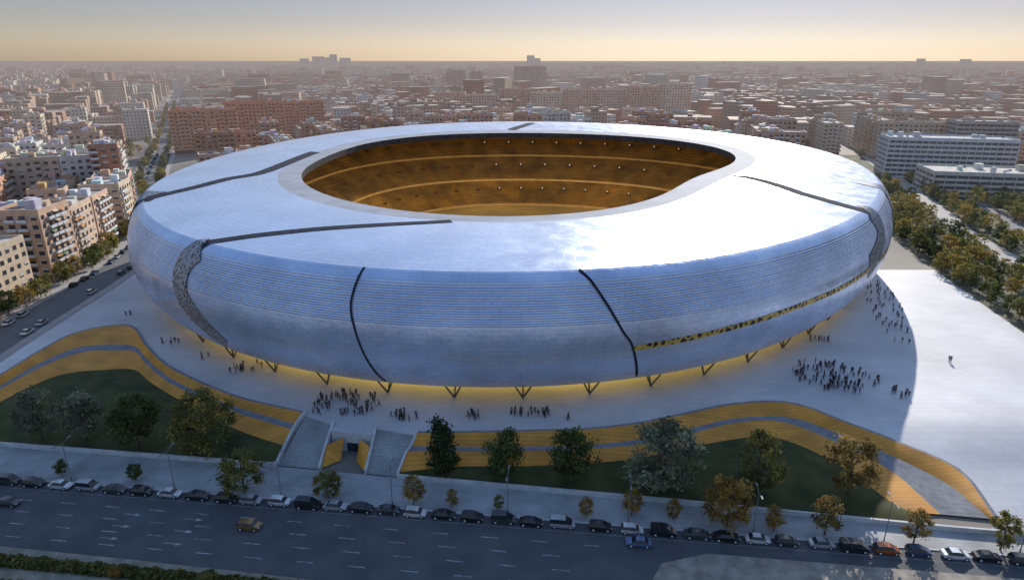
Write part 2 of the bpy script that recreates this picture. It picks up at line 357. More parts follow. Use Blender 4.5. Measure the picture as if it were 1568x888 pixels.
obj('road_markings',mesh('road_markings',V,F,[M_paint]))
def island(name,poly,z,mat,base=-4.6):
    n=len(poly); V=[(x,y,z) for x,y in poly]+[(x,y,base) for x,y in poly]; F=[tuple(range(n))]
    for i in range(n): F.append((i,n+i,n+(i+1)%n,(i+1)%n))
    return obj(name,mesh(name,V,F,[mat,M_conc],mi=[0]+[1]*n))
M_sand=simple('sandy_soil',(.22,.19,.15),(.34,.30,.24),.5)
island('median_strip',[SW(-200,-30),SW(-20,-30),SW(-22,-18),SW(-60,-17),SW(-200,-15.2)],-4.4,M_sand)
M_warmp=simple('sun_tinted_paving',(.22,.19,.16),(.38,.33,.27),.5)  # light brown paving, base raised to put sunlight into its colour
island('sun_tinted_island',[SW(16,-30),SW(200,-30),SW(200,-4.2),SW(34,-4.2),SW(26,-7.5)],-4.4,M_warmp)
for seg in([(-160,129.5),(-111.8,123.2),(-48.9,115.4)],[(-22.9,111.5),(26.9,104.2),(78,96.1),(140,87.8)]):
    wallpoly('low_boundary_wall',[(x,y,-3.45) for x,y in seg],.45)
def strip(name,P,wdt,z,mat,off=0.):
    Q=catmull([(x,y,0) for x,y in P],30); V=[];F=[]
    for i in range(len(Q)):
        d=Q[min(i+1,30)]-Q[max(i-1,0)]; n=np.array([-d[1],d[0],0]); n/=np.linalg.norm(n)
        for s_ in(0,1): p=Q[i]+n*(off+wdt*s_); V.append((p[0],p[1],z))
    for i in range(30): F.append((2*i,2*i+2,2*i+3,2*i+1))
    return obj(name,mesh(name,V,F,[mat]))
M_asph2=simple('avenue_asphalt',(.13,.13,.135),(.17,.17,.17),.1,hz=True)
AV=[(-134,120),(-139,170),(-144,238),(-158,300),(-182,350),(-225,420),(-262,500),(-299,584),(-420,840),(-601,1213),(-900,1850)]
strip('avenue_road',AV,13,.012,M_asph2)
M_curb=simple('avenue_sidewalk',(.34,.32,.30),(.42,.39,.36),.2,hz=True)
strip('avenue_sidewalk',AV,6.5,.10,M_curb,13)
strip('avenue_sidewalk',AV,3,.10,M_curb,-3)
PK=[(139,140),(145.5,160),(149,175),(160,235),(174.4,300),(190,345),(215,420),(260,560)]
strip('park_grass',PK,-95,.02,M_park)
strip('park_path',PK,-9,.03,M_curb,-31)
strip('park_road',PK,-9,.034,M_asph2,-58)

# ------------------------------------------------------------ stadium
ST=empty('football_stadium'); C0=(5.,275.)
xo=[141.09,.02,5.9,-5.29,4.88,1.58,-.32,.47,.91]; xi=[91.61,-1.74,2.5,-5.74,6.03,2.96,4.85,.63,1.42,.54,-.6]
def RR(x,a): return x[0]+sum(x[2*k-1]*math.cos(k*a)+x[2*k]*math.sin(k*a) for k in range(1,(len(x)-1)//2+1))
cl=lambda t:max(0,min(1,t))
zo=lambda Y:32+6*cl((Y-137)/290); zi=lambda Y:35+2*cl((Y-165)/220)
PS=[1,1.015,1.035,1.06,1.09,1.125,1.16,1.2,1.24,1.28,1.34,1.41,1.48,1.56,1.65,1.74,1.81,1.87]
PO=[0,1.1,1.9,2.6,3.3,3.95,4.5,5.05,5.5,5.9,6.3,6.5,6.4,6.0,5.1,3.6,2.0,0]
SB=1.87
def surf(a,s):
    ro=RR(xo,a);ri=RR(xi,a)
    Zo=zo(C0[1]+ro*math.sin(a));Zi=zi(C0[1]+ri*math.sin(a))
    if s<=1:
        r=ri+(ro-ri)*s; z=Zi+(Zo-Zi)*s+ .9*math.sin(math.pi*s)
    else:
        r=ro+float(np.interp(s,PS,PO)); z=Zo*(2-s)
    return Vector((C0[0]+r*math.cos(a),C0[1]+r*math.sin(a),z))
def snorm(a,s):
    p=surf(a,s);d1=surf(a+.002,s)-p;d2=surf(a,s+.01)-p;n=d2.cross(d1).normalized()
    if s<=1 and n.z<0:n=-n
    if s>1 and n.dot(Vector((math.cos(a),math.sin(a),.0)))<0:n=-n
    return n
NA=480
def revolve(name,S,mat,fn=surf,ulen=900,vl=60,smooth=True,louv=None):
    V=[];F=[];uv=[];m=len(S)
    for i in range(NA):
        a=2*math.pi*i/NA
        for j,s_ in enumerate(S):
            p=fn(a,s_) 
            if louv and louv(a,s_,j): p=p+Vector((math.cos(a),math.sin(a),0))*louv(a,s_,j)
            V.append(p)
    for i in range(NA):
        k=(i+1)%NA
        for j in range(m-1):
            F.append((i*m+j,i*m+j+1,k*m+j+1,k*m+j)); u0=i/NA*ulen;u1=(i+1)/NA*ulen;v0=S[j]*vl;v1=S[j+1]*vl
            uv+=[(u0,v0),(u0,v1),(u1,v1),(u1,v0)]
    return obj(name,mesh(name,V,F,[mat],uv=uv,smooth=smooth),ST)
revolve('inner_roof_ring',[0,.04,.08,.12,.165],M_ring)
revolve('roof',[.165+i*(1-.165)/12 for i in range(13)],M_roof,vl=50)
LS=[1.0,1.01,1.02,1.035,1.05]; k0=len(LS); NLv=17
for i in range(NLv):
    b0=1.055+i*.0160; LS+=[b0,b0+.0128,b0+.0133,b0+.0159]
LS+=[1.333+i*(SB-1.333)/16 for i in range(17)]
def louv(a,s_,j):
    if k0<=j<k0+4*NLv:
        d=math.degrees(a)%360; am=.17+.5*cl((d-276)/25)
        am*=cl((s_-1.05)/.03)*(1-.6*cl((s_-1.2)/.12))
        q=(j-k0)%4; return (0.02*am,.24*am,-.14*am,-.14*am)[q]
    return 0
revolve('facade',LS,M_fac,vl=32,louv=louv)
def ringfn(lst):
    def f(a,s): 
        o,z,base=lst[int(s)]
        r=RR(xo,a)+o if base=='o' else RR(xi,a)+o if base=='i' else RR(xi,a)*o
        Yo=C0[1]+RR(xo,a)*math.sin(a); Yi=C0[1]+RR(xi,a)*math.sin(a)
        if callable(z): z=z(Yo,Yi)
        return Vector((C0[0]+r*math.cos(a),C0[1]+r*math.sin(a),z))
    return f
lipz=lambda Yo,Yi:zo(Yo)*(2-SB)
revolve('soffit',[0,1],M_soff,ringfn([(0,lipz,'o'),(-9,4.0,'o')]),smooth=False)
revolve('lobby_glazing',[0,1],M_lobby,ringfn([(-9,4.0,'o'),(-9,0.0,'o')]),vl=5,smooth=False)
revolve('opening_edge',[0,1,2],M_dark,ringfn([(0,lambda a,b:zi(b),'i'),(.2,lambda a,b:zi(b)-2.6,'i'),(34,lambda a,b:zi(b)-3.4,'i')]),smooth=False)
V=[];F=[]
for i in range(54):
    a=2*math.pi*(i+.35)/54; ro=RR(xo,a); t=Vector((-math.sin(a),math.cos(a),0)); n=Vector((math.cos(a),math.sin(a),0)); c=Vector((C0[0],C0[1],0))
    ft=c+n*(ro-2.6); lz=zo(C0[1]+ro*math.sin(a))*(2-SB)+.15
    for s_ in(-1,1): tube(V,F,ft,c+n*(ro-1.)+t*s_*2.2+Vector((0,0,lz)),.24,.19,6)
    tube(V,F,ft,c+n*(ro-5)+Vector((0,0,lz-.2)),.2,.17,6)
obj('v_columns',mesh('v_columns',V,F,[M_strut]),ST)
def seam(name,P,wid,mat,lift=.12):
    P=[(math.radians(a),s_) for a,s_ in P]; Q=catmull(P,48); V=[];F=[]
    nw=max(2,int(wid/1.2))
    for i,(a,s_) in enumerate(Q):
        A=Q[max(i-1,0)];B=Q[min(i+1,48)]; r=(surf(a,s_)-Vector((C0[0],C0[1],surf(a,s_).z))).length
        sl=50. if s_<1 else 33.
        da=(B[0]-A[0])*r; dsv=(B[1]-A[1])*sl; L=math.hypot(da,dsv)+1e-9; na,ns=-dsv/L,da/L
        for q in range(nw+1):
            t=(q/nw-.5)*wid; aa=a+na*t/r; s2=s_+ns*t/sl; s2=min(s2,SB)
            s2=max(s2,.02); V.append(surf(aa,s2)+snorm(aa,s2)*(lift+(.16 if 1.04<s2<1.33 else 0)))
    for i in range(48):
        for q in range(nw): k=i*(nw+1)+q; F.append((k,k+1,k+nw+2,k+nw+1))
    return obj(name,mesh(name,V,F,[mat],smooth=True),ST)
seam('roof_joint_a',[(211.5,1.03),(209.9,.94),(207.5,.69),(203.6,.5),(199.7,.3),(187.4,.2),(169,.18)],5.,M_dark)
seam('roof_joint_b',[(235.5,1.02),(236.3,.97),(239.4,.79),(245,.55),(251.8,.34),(258.9,.17)],3.1,M_dark)
seam('roof_joint_c',[(331,.18),(330.8,.28),(325.8,.49),(322,.66),(320,.86),(319,1.02)],3.8,M_dark)
seam('roof_joint_d',[(93,.17),(89,.47),(87,.72)],5,M_dark)
seam('facade_joint_e',[(254.8,1.0),(254.7,1.05),(254.5,1.13),(254.4,1.23),(254.8,1.38),(255.3,1.55),(256.2,1.85)],.5,M_dark)
seam('facade_joint_f',[(273.9,1.0),(274.6,1.04),(275.4,1.12),(276.4,1.24),(277.6,1.4),(278.5,1.51),(279.9,1.83)],.55,M_dark)
seam('facade_slit_gold',[(278.7,1.53),(283.8,1.51),(291.2,1.48),(298.8,1.455),(306.9,1.45),(314,1.44),(326,1.43)],1.4,M_gold)
seam('lattice_band_left',[(235.9,1.03),(234.6,1.12),(234,1.25),(234.3,1.4),(236,1.55),(238.5,1.76)],6.5,M_lat)
seam('lattice_band_right',[(320,1.0),(321,1.12),(321,1.22),(319,1.33),(315,1.42)],8.,M_latd)
seam('lattice_band_far_left',[(209,1.02),(206,1.15),(204,1.3),(206,1.45)],12.,M_latd)
seam('lattice_band_far_right',[(336,1.0),(338,1.12),(338,1.26),(334,1.42)],12.,M_latd)
# bowl
prof=[(.80,.15),(.80,1.3),(.825,1.3)]
def rows(f0,z0,f1,z1,n):
    for i in range(n):
        fa=f0+(f1-f0)*i/n; fb=f0+(f1-f0)*(i+1)/n; zb=z0+(z1-z0)*(i+1)/n
        prof.append((fa,zb)); prof.append((fb,zb))
rows(.825,1.3,1.00,10.4,18); k1=len(prof); prof.append((1.0,11.5)); rows(1.0,11.5,1.17,21.8,18)
k3=len(prof); prof.append((1.17,22.7)); rows(1.17,22.7,1.30,32.,16)
fasc=(0,k1-1,k3-1)
V=[];F=[];uv=[];MI=[];m=len(prof);vv=[0]
for j in range(1,m): vv.append(vv[-1]+math.hypot((prof[j][0]-prof[j-1][0])*95,prof[j][1]-prof[j-1][1]))
for i in range(240):
    a=2*math.pi*i/240; r=RR(xi,a)
    for fr,z in prof: V.append((C0[0]+r*fr*math.cos(a),C0[1]+r*fr*math.sin(a),z))
for i in range(240):
    k=(i+1)%240
    for j in range(m-1):
        F.append((i*m+j,i*m+j+1,k*m+j+1,k*m+j)); MI.append(1 if j in fasc else 0)
        u0=i/240*600;u1=(i+1)/240*600; uv+=[(u0,vv[j]),(u0,vv[j+1]),(u1,vv[j+1]),(u1,vv[j])]
obj('seating_bowl',mesh('bowl',V,F,[M_seat,M_trimo],mi=MI,uv=uv),ST)
V=[(C0[0],C0[1],.15)];F=[]
for i in range(120):
    a=2*math.pi*i/120; r=RR(xi,a)*.81; V.append((C0[0]+r*math.cos(a),C0[1]+r*math.sin(a),.15))
for i in range(120): F.append((0,1+i,1+(i+1)%120))
obj('pitch',mesh('pitch',V,F,[M_pitch]),ST)
V=[];F=[];V2=[];F2=[]
for fr,z,n in((.93,7.,46),(1.09,17.8,46),(1.235,28.6,52)):
    for i in range(n):
        a=2*math.pi*(i+.5)/n; r=RR(xi,a)*fr-1.0; t=Vector((-math.sin(a),math.cos(a),0)); c=Vector((C0[0]+r*math.cos(a),C0[1]+r*math.sin(a),z))
        for VV,FF,ww,hh,o,zz in((V2,F2,1.,.8,0,0),(V,F,.3,.3,.1,.8)):
            if VV is V and not(45<math.degrees(a)<102): continue
            k=len(VV); n_=Vector((-math.cos(a),-math.sin(a),0))*o
            for x_,z_ in((-ww,-hh),(ww,-hh),(ww,hh),(-ww,hh)): VV.append(c+n_+t*x_+Vector((0,0,z_+zz)))
            FF.append((k,k+1,k+2,k+3))
obj('vomitory_lights',mesh('vl',V,F,[M_lamp]),ST); obj('vomitory_openings',mesh('vo',V2,F2,[simple('vomitory_shade',(.12,.06,.012))]),ST)
# warm floodlights on the underside of the roof (the photographed bowl is lit)
for i in range(8):
    a=2*math.pi*i/8+.2; r=RR(xi,a)-4; L=bpy.data.lights.new('bowl_floodlight','AREA'); L.energy=12500; L.size=14; L.color=(1,.78,.42)
    o=bpy.data.objects.new('bowl_floodlight',L); COL.objects.link(o); o.parent=ST
    o.location=(C0[0]+r*math.cos(a),C0[1]+r*math.sin(a),30.5)
    o.rotation_euler=(Vector((math.cos(a),math.sin(a),.28))).to_track_quat('Z','Y').to_euler()

# ------------------------------------------------------------ buildings
WALLS=[(.52,.26,.16),(.56,.35,.24),(.48,.24,.15),(.60,.45,.32),(.66,.54,.40),(.66,.60,.50),(.56,.41,.29),(.70,.66,.60),(.54,.37,.26),(.60,.33,.22)]
ROOFS=[(.44,.29,.20),(.46,.39,.32),(.54,.50,.44),(.36,.22,.16),(.40,.33,.28),(.56,.52,.47),(.32,.30,.29)]
TRIM=[(.65,.62,.58),(.6,.38,.18),(.55,.5,.45),(.7,.7,.7)]
def building(w_,d_,fl,wall,roofc,trim,bal=.35,bay=3.3,fh=3.1,winw=.5,band=False):
    V=[];F=[];MI=[];C=[];h=fl*fh+1.
    hw,hd=w_/2,d_/2;ph=.9;pt=.3
    V+=[(-hw,-hd,0),(hw,-hd,0),(hw,hd,0),(-hw,hd,0),(-hw,-hd,h+ph),(hw,-hd,h+ph),(hw,hd,h+ph),(-hw,hd,h+ph),
        (-hw+pt,-hd+pt,h+ph),(hw-pt,-hd+pt,h+ph),(hw-pt,hd-pt,h+ph),(-hw+pt,hd-pt,h+ph),(-hw+pt,-hd+pt,h),(hw-pt,-hd+pt,h),(hw-pt,hd-pt,h),(-hw+pt,hd-pt,h)]
    for i in range(4):
        k=(i+1)%4
        F+=[(i,k,4+k,4+i),(4+i,4+k,8+k,8+i),(8+i,8+k,12+k,12+i)];MI+=[0,3,0];C+=[wall,trim,wall]
    F.append((12,13,14,15));MI.append(2);C.append(roofc)
    for (ox,oy,dx,dy,L) in((-hw,-hd,1,0,w_),(hw,-hd,0,1,d_),(hw,hd,-1,0,w_),(-hw,hd,0,-1,d_)):
        nb=max(1,int(L/bay)); bw=L/nb; nx,ny=dy,-dx
        balc=[rnd()<bal for _ in range(nb)]
        def q(u0,u1,z0,z1,o,mi,c):
            k=len(V)
            for u,z in((u0,z0),(u1,z0),(u1,z1),(u0,z1)): V.append((ox+dx*u+nx*o,oy+dy*u+ny*o,z))
            F.append((k,k+1,k+2,k+3));MI.append(mi);C.append(c)
        if band:
            for f_ in range(fl): q(.4,L-.4,f_*fh+1.1,f_*fh+2.7,.05,1,wall)
            for b_ in range(nb+1):
                k=len(V);u=min(max(b_*bw,.2),L-.2)
                for uu,o in((u-.15,0),(u-.15,.35),(u+.15,.35),(u+.15,0)):
                    V+=[(ox+dx*uu+nx*o,oy+dy*uu+ny*o,.5),(ox+dx*uu+nx*o,oy+dy*uu+ny*o,h)]
                F+=[(k,k+2,k+3,k+1),(k+2,k+4,k+5,k+3),(k+4,k+6,k+7,k+5)];MI+=[3]*3;C+=[trim]*3
            continue
        q(.3,L-.3,.3,3.2,.04,1,wall)
        for b_ in range(nb):
            uc=(b_+.5)*bw; ww=bw*winw/2
            for f_ in range(1,fl):
                z=f_*fh+1.2
                if balc[b_]:
                    q(uc-ww*1.1,uc+ww*1.1,z-.3,z+1.7,.04,1,wall)
                    k=len(V); u0,u1=uc-bw*.42,uc+bw*.42; o=1.1
                    for uu,oo in((u0,0),(u0,o),(u1,o),(u1,0)):
                        V+=[(ox+dx*uu+nx*oo,oy+dy*uu+ny*oo,z-.55),(ox+dx*uu+nx*oo,oy+dy*uu+ny*oo,z+.5)]
                    F+=[(k,k+2,k+3,k+1),(k+2,k+4,k+5,k+3),(k+4,k+6,k+7,k+5),(k,k+6,k+4,k+2)];MI+=[3]*4;C+=[trim]*4
                    if rnd()<.25:
                        kk=len(V); ac=random.choice([(.55,.25,.06),(.1,.25,.15),(.6,.5,.35)])
                        for uu,oo,zz in((u0,0,z+2.),(u1,0,z+2.),(u1,o,z+1.5),(u0,o,z+1.5)): V.append((ox+dx*uu+nx*oo,oy+dy*uu+ny*oo,zz))
                        F.append((kk,kk+1,kk+2,kk+3));MI.append(3);C.append(ac)
                else:
                    q(uc-ww,uc+ww,z,z+1.5,.04,1,wall); 
                    if rnd()<.3: q(uc-ww,uc+ww,z+1.5-uni(.3,1.2),z+1.5,.08,3,(.6,.58,.52))
    for _ in range(random.randint(2,5)):
        a_=uni(2,4.5);b_=uni(2,4);x=uni(-hw+3,hw-3) if hw>4 else 0;y=uni(-hd+3,hd-3) if hd>4 else 0
        box(V,F,x-a_/2,x+a_/2,y-b_/2,y+b_/2,h-.02+uni(0,.01),h+uni(1.8,3.4),MI,0,C,tuple(min(.75,c*uni(.9,1.3)) for c in random.choice([wall,trim,(.6,.6,.6)])))
    for _ in range(random.randint(3,8)):
        x=uni(-hw+1,hw-1);y=uni(-hd+1,hd-1);s_=uni(.4,.9); box(V,F,x-s_,x+s_,y-s_*.7,y+s_*.7,h,h+uni(.7,1.4),MI,3,C,(.6,.6,.6) if rnd()<.6 else (.2,.2,.2))
    return V,F,MI,C
BM=[M_bwall,M_bwin,M_broof,M_btrim]
def place(name,x,y,rz,*a,**k):
    V,F,MI,C=building(*a,**k); return obj(name,mesh(name,V,F,BM,mi=MI,col=C),None,(x,y,-.05),rz)
def jit(c,v=.12): 
    k=uni(1-v,1+v); return tuple(min(.8,x*k) for x in c)
def avx(y): return float(np.interp(y,[p[1] for p in AV],[p[0] for p in AV]))
def pkx(y): return float(np.interp(y,[p[1] for p in PK],[p[0] for p in PK]))
SPECIAL=[(62,834,185,40),(60,720,110,25),(290,445,55,45),(275,385,45,35),(30,1300,60,40),(-100,1300,40,30),(-235,625,45,90)]
def allowed(x,y,rad=12):
    if abs(x)>.86*y+70: return False
    if math.hypot(x-C0[0],y-C0[1])<182+rad: return False
    if y<330 and x<pkx(y)+98+rad: return False
    if y<1850:
        ax=avx(y)-6.5
        if abs(x-ax)<18+rad*.8: return False
    if y<520 and pkx(y)-10-rad<x<pkx(y)+75+rad: return False
    for sx,sy,a_,b_ in SPECIAL:
        if abs(x-sx)<a_+rad*.6 and abs(y-sy)<b_+rad*.6: return False
    return True
NEAR=600.
cV=[];cF=[];cM=[];cC=[];cU=[]
def citybox(x,y,rz,w_,d_,h,wall,roofc):
    k=len(cV);c,s_=math.cos(rz),math.sin(rz);hw,hd=w_/2,d_/2
    P=[(x+c*a_-s_*b_,y+s_*a_+c*b_) for a_,b_ in((-hw,-hd),(hw,-hd),(hw,hd),(-hw,hd))]
    for p in P: cV.append((p[0],p[1],-.05))
    for p in P: cV.append((p[0],p[1],h))
    o=uni(0,3)
    for i in range(4):
        j=(i+1)%4; cF.append((k+i,k+j,k+4+j,k+4+i)); L=w_ if i%2==0 else d_; cM.append(0);cC.append(wall); cU.extend([(o,0),(o+L,0),(o+L,h),(o,h)])
    cF.append((k+4,k+5,k+6,k+7));cM.append(1);cC.append(roofc);cU.extend([(0,0)]*4)
def grid(origin,rz,pitch,bs,rng,cond,lotw=(16,26),dep=13,fls=(5,9)):
    e1=np.array([math.cos(rz),math.sin(rz)]);e2=np.array([-e1[1],e1[0]])
    for i in range(-rng,rng+1):
        for j in range(-rng,rng+1):
            c=np.array(origin)+e1*(i*pitch+pitch/2)+e2*(j*pitch+pitch/2)
            if c[1]<60 or c[1]>3600 or abs(c[0])>.88*c[1]+150: continue
            base=random.choice(WALLS); bf=random.randint(*fls)
            if rnd()<.04: continue
            for side in range(4):
                L=bs; pos=-L/2 if side%2==0 else -L/2+dep
                end=L/2 if side%2==0 else L/2-dep
                while pos<end-6:
                    lw=min(uni(*lotw),end-pos)
                    if end-pos-lw<7: lw=end-pos
                    mid=pos+lw/2; off=(bs/2-dep/2)*(-1 if side in(0,3) else 1)
                    l=(mid,off) if side%2==0 else (off,mid)
                    p=c+e1*l[0]+e2*l[1]; r=rz if side%2==0 else rz+math.pi/2
                    pos+=lw+.3
                    if rnd()<.05: continue
                    if not cond(p[0],p[1]) or not allowed(p[0],p[1],max(lw,dep)/2+1): continue
                    fl=max(3,bf+random.randint(-2,2)); wall=jit(base if rnd()<.6 else random.choice(WALLS)); rf=jit(random.choice(ROOFS))
                    if p[1]<NEAR: place('apartment_building',p[0],p[1],r,lw,dep+uni(-1,1),fl,wall,rf,random.choice(TRIM))
                    else:
                        dd=dep*uni(.9,1.6); h=fl*3.1+1; citybox(p[0],p[1],r,lw,dd,h,wall,rf)
                        if rnd()<.6: q=uni(3,6); citybox(p[0]+uni(-3,3),p[1]+uni(-2,2),r,q,q,h+uni(2,4),jit(wall),rf)
RA=math.atan2(.41,.912)
PINK=[(.66,.36,.23),(.68,.44,.31),(.62,.32,.20),(.70,.54,.38),(.64,.42,.28),(.68,.50,.36)]
for ri,(off,fl0) in enumerate(((27.5,7),(55,6),(86,7),(113,6),(144,7),(171,6),(202,7),(231,6))):
    y=150.; k=0
    while y<322:
        L_=uni(18,23); 
        if k%4!=3:
            ym=y+L_/2; x=avx(ym)-off; slp=(avx(ym+8)-avx(ym-8))/16
            if abs(x)<.86*ym+60: place('apartment_building',x,ym,math.atan2(1,slp),L_-.3,15+uni(-1,1),fl0+random.choice((-1,0,0,1)),jit(random.choice(PINK),.08),jit(random.choice(ROOFS)),random.choice(TRIM),bal=.45)
        y+=L_ if k%4!=3 else L_*.5
        k+=1
grid((-240,447),RA,92,76,44,lambda x,y:(y>=322 or x>0) and not(x>150 and y<700))
grid((250,420),math.radians(-14),100,78,6,lambda x,y:x>150 and y<700 and y>300,lotw=(26,44),dep=15,fls=(4,8))
for _ in range(9500):
    y=3500+8500*rnd()**1.25; x=uni(-.86,.86)*y; h=uni(8,26) if rnd()<.95 else uni(28,48)
    citybox(x,y,uni(0,1.5),uni(25,90),uni(20,50),h,jit(random.choice(WALLS),.3),jit(random.choice(ROOFS),.3))
for _ in range(170):
    y=uni(900,3400);x=uni(-.8,.8)*y
    if allowed(x,y,30): citybox(x,y,uni(0,1.5),uni(18,60),uni(14,20),uni(30,50),jit(random.choice(WALLS),.2),jit(random.choice(ROOFS)))
for x,y,w_,h in((-1400,5000,80,98),(-1340,5050,50,92),(-1290,5000,36,112),(-1230,5100,70,88),(-1470,4900,60,84),(140,5200,44,106),(180,5250,60,86),(2600,4400,60,82),(2950,4500,50,79)):
    citybox(x,y,uni(0,1),w_,40,h,(.4,.4,.43),(.4,.4,.4))
obj('distant_city_buildings',mesh('city',cV,cF,[M_city,M_cityr],mi=cM,col=cC,uv=cU))
tan=[(.78,.48,.33),(.80,.54,.39),(.74,.44,.30),(.80,.60,.44)]
hs=[12,11,13,12,13,13,14,15]
for i in range(8):
    place('slab_apartment_block',-74+i*38.5,815+(i%3)*7,.03*(i%2),37,16,hs[i],tan[i%4],(.5,.42,.36),(.78,.62,.48),bal=.25,winw=.4)
for i in range(4):
    place('slab_apartment_block',-20+i*52,715+(i%2)*9,.06,34,15,8,tan[(i+2)%4],(.5,.42,.36),(.78,.62,.5),bal=.25,winw=.4)
place('tower_block',34,1300,.0,60,20,20,(.66,.49,.37),(.5,.45,.4),(.6,.5,.4)); place('tower_block',-105,1290,.1,34,20,18,(.66,.47,.36),(.5,.45,.4),(.6,.5,.4))
place('tower_block',-70,1330,.1,24,20,17,(.66,.47,.36),(.5,.45,.4),(.6,.5,.4))
for i in range(3): place('brick_apartment_block',-262+i*22,572+i*55,RA,52,18,11+i%2,(.70,.30,.16),(.48,.3,.22),(.74,.45,.30),bal=.4)
place('office_building',292,447,-.25,76,24,8,(.62,.64,.66),(.5,.5,.5),(.72,.73,.74),bay=4.,band=True)
place('office_building',278,388,-.22,60,30,4,(.6,.58,.52),(.55,.5,.44),(.65,.62,.56),bay=6.,band=True)
place('office_building',350,500,-.22,40,22,10,(.46,.39,.34),(.45,.4,.36),(.5,.45,.4),bay=4.,band=True)

# ------------------------------------------------------------ trees
def tree_mesh(name,kind,cols,H=10.,leaves=2200,ls=.34,seed=0):
    st=random.getstate(); random.seed(seed); V=[];F=[];MI=[];C=[]
    def addt(p0,p1,r0,r1):
        n=len(F); tube(V,F,p0,p1,r0,r1,6); MI.extend([0]*(len(F)-n)); C.extend([(.1,.08,.06)]*(len(F)-n))
    p=Vector((0,0,0));th=H*.022
    tips=[];zt=[0,.18,.36,.55,.75,.93] ; pp=p
    for i in range(1,6):
        q=Vector((uni(-.15,.15)*i*.4,uni(-.15,.15)*i*.4,H*zt[i])); addt(pp,q,th*(1.15-zt[i-1]),th*(1.15-zt[i])); 
        pp=q; tips.append(q)
    cl_=[]
    def rad(t):
        if kind=='cone': return H*.25*(1-.75*t)*(1 if t>.08 else .6)
        if kind=='wide': return H*.46*math.sqrt(max(0,1-(1.7*(t-.42))**2))
        return H*.33*math.sqrt(max(0,1-(1.85*(t-.48))**2))
    nc={'cone':46,'wide':50,'round':44,'sparse':34}[kind]; z0={'cone':.12,'wide':.22,'round':.24,'sparse':.25}[kind]
    for i in range(nc):
        t=rnd()**.9; z=H*(z0+(1-z0)*t); r=rad(t)*(.35+.65*math.sqrt(rnd())); a_=uni(0,6.283)
        cl_.append(Vector((r*math.cos(a_),r*math.sin(a_),z)))
    for c in cl_[:14]:
        b_=min(tips,key=lambda q:abs(q.z-(c.z-H*.15))); m_=(b_+c)/2+Vector((uni(-.3,.3),uni(-.3,.3),uni(0,.3))); addt(b_,m_,th*.42,th*.26); addt(m_,c,th*.26,th*.08)
    per=leaves//nc
    for c in cl_:
        cr=H*uni(.06,.115)*(1.1 if kind!='sparse' else .95); k_=uni(.55,1.4); base=random.choice(cols)
        for _ in range(per):
            d=Vector((random.gauss(0,1),random.gauss(0,1),random.gauss(0,.75)))*cr*.6; q=c+d
            n_=Vector((random.gauss(0,1),random.gauss(0,1),random.gauss(.3,1))).normalized(); a_=n_.orthogonal().normalized(); b_=n_.cross(a_); s_=ls*uni(.6,1.3)*H/10; an=uni(0,3.14); a2=a_*math.cos(an)+b_*math.sin(an); b2=n_.cross(a2)
            k=len(V); V.extend([q-a2*s_,q+b2*s_*.5,q+a2*s_,q-b2*s_*.5]); F.append((k,k+1,k+2,k+3)); MI.append(1)
            f_=k_*uni(.75,1.25); C.append((base[0]*f_,base[1]*f_,base[2]*f_))
    random.setstate(st)
    return mesh(name,V,F,[M_bark,M_leaf],mi=MI,col=C)
G1=[(.10,.13,.03),(.14,.165,.045)];G2=[(.055,.08,.025),(.07,.095,.03)];PA=[(.27,.29,.17),(.32,.32,.20),(.22,.23,.13)]
OR=[(.42,.24,.04),(.50,.30,.06),(.30,.20,.05)];OL=[(.24,.22,.05),(.29,.23,.055),(.17,.18,.05)]
T={}
for k,(kind,c,lv_) in {'pale':('round',PA,3200),'dark':('cone',G2,3800),'green':('round',G1,3800),'wide':('wide',OL,4000),'palewide':('wide',PA,4200),'sparse':('sparse',OL,2400),'sparseor':('sparse',[(.32,.21,.06),(.26,.2,.06)],2300),'orange':('round',OR,2200),'orwide':('wide',OR,3600)}.items():
    T[k]=[tree_mesh('tree_'+k,kind,c,10.,lv_,.31,seed=len(k)*7+s_) for s_ in(1,2)]
def tree(x,y,z,h,k,name='street_tree'):
    return obj(name,random.choice(T[k]),None,(x,y,z),uni(0,6.28),h/10)
for x,y,h,k in[(-103.9,125.3,11.5,'pale'),(-93.6,124.3,11.5,'pale'),(-80.4,121.5,13.2,'green'),(-65.1,120.3,13.6,'wide'),(-14.2,113,11.8,'dark'),(-1.8,111.5,10.2,'green'),(11.8,109.8,11.4,'green'),(29.2,107.3,14.4,'palewide'),(46.8,105.6,12.8,'sparse'),(64.2,105.2,12.8,'sparseor')]:
    tree(x,y,-4.3,h,k,'garden_tree')
for x,y,h,k in[(-51.9,106.6,8.8,'wide'),(-35.3,105.2,5.6,'wide'),(-18.6,103.3,5.8,'orange'),(-11.3,102.7,3.4,'orange'),(-2.4,101.8,3.,'sparse'),(13.7,99.9,3.9,'orange'),(22.1,100.1,5.2,'orange'),(29.5,99,4,'orange'),(38.7,97.1,9.4,'orwide'),(46.8,96,4.8,'orange'),(55.5,95,7.4,'sparseor'),(-91.2,112.4,3.4,'green'),(-75.3,110.8,3.6,'green'),(70,92.8,6.4,'sparseor'),(84,91.2,7,'sparse'),(96,89.6,7,'orange'),(108,88,7,'wide')]:
    tree(x,y,-4.4,h,k)
Tc=[tree_mesh('city_tree',kd,c,8.,560,.60,seed=s_) for kd,c,s_ in(('round',G1,31),('wide',OL,32),('round',G2,33),('wide',[(.32,.23,.05),(.38,.25,.05)],34),('round',OL,35))]
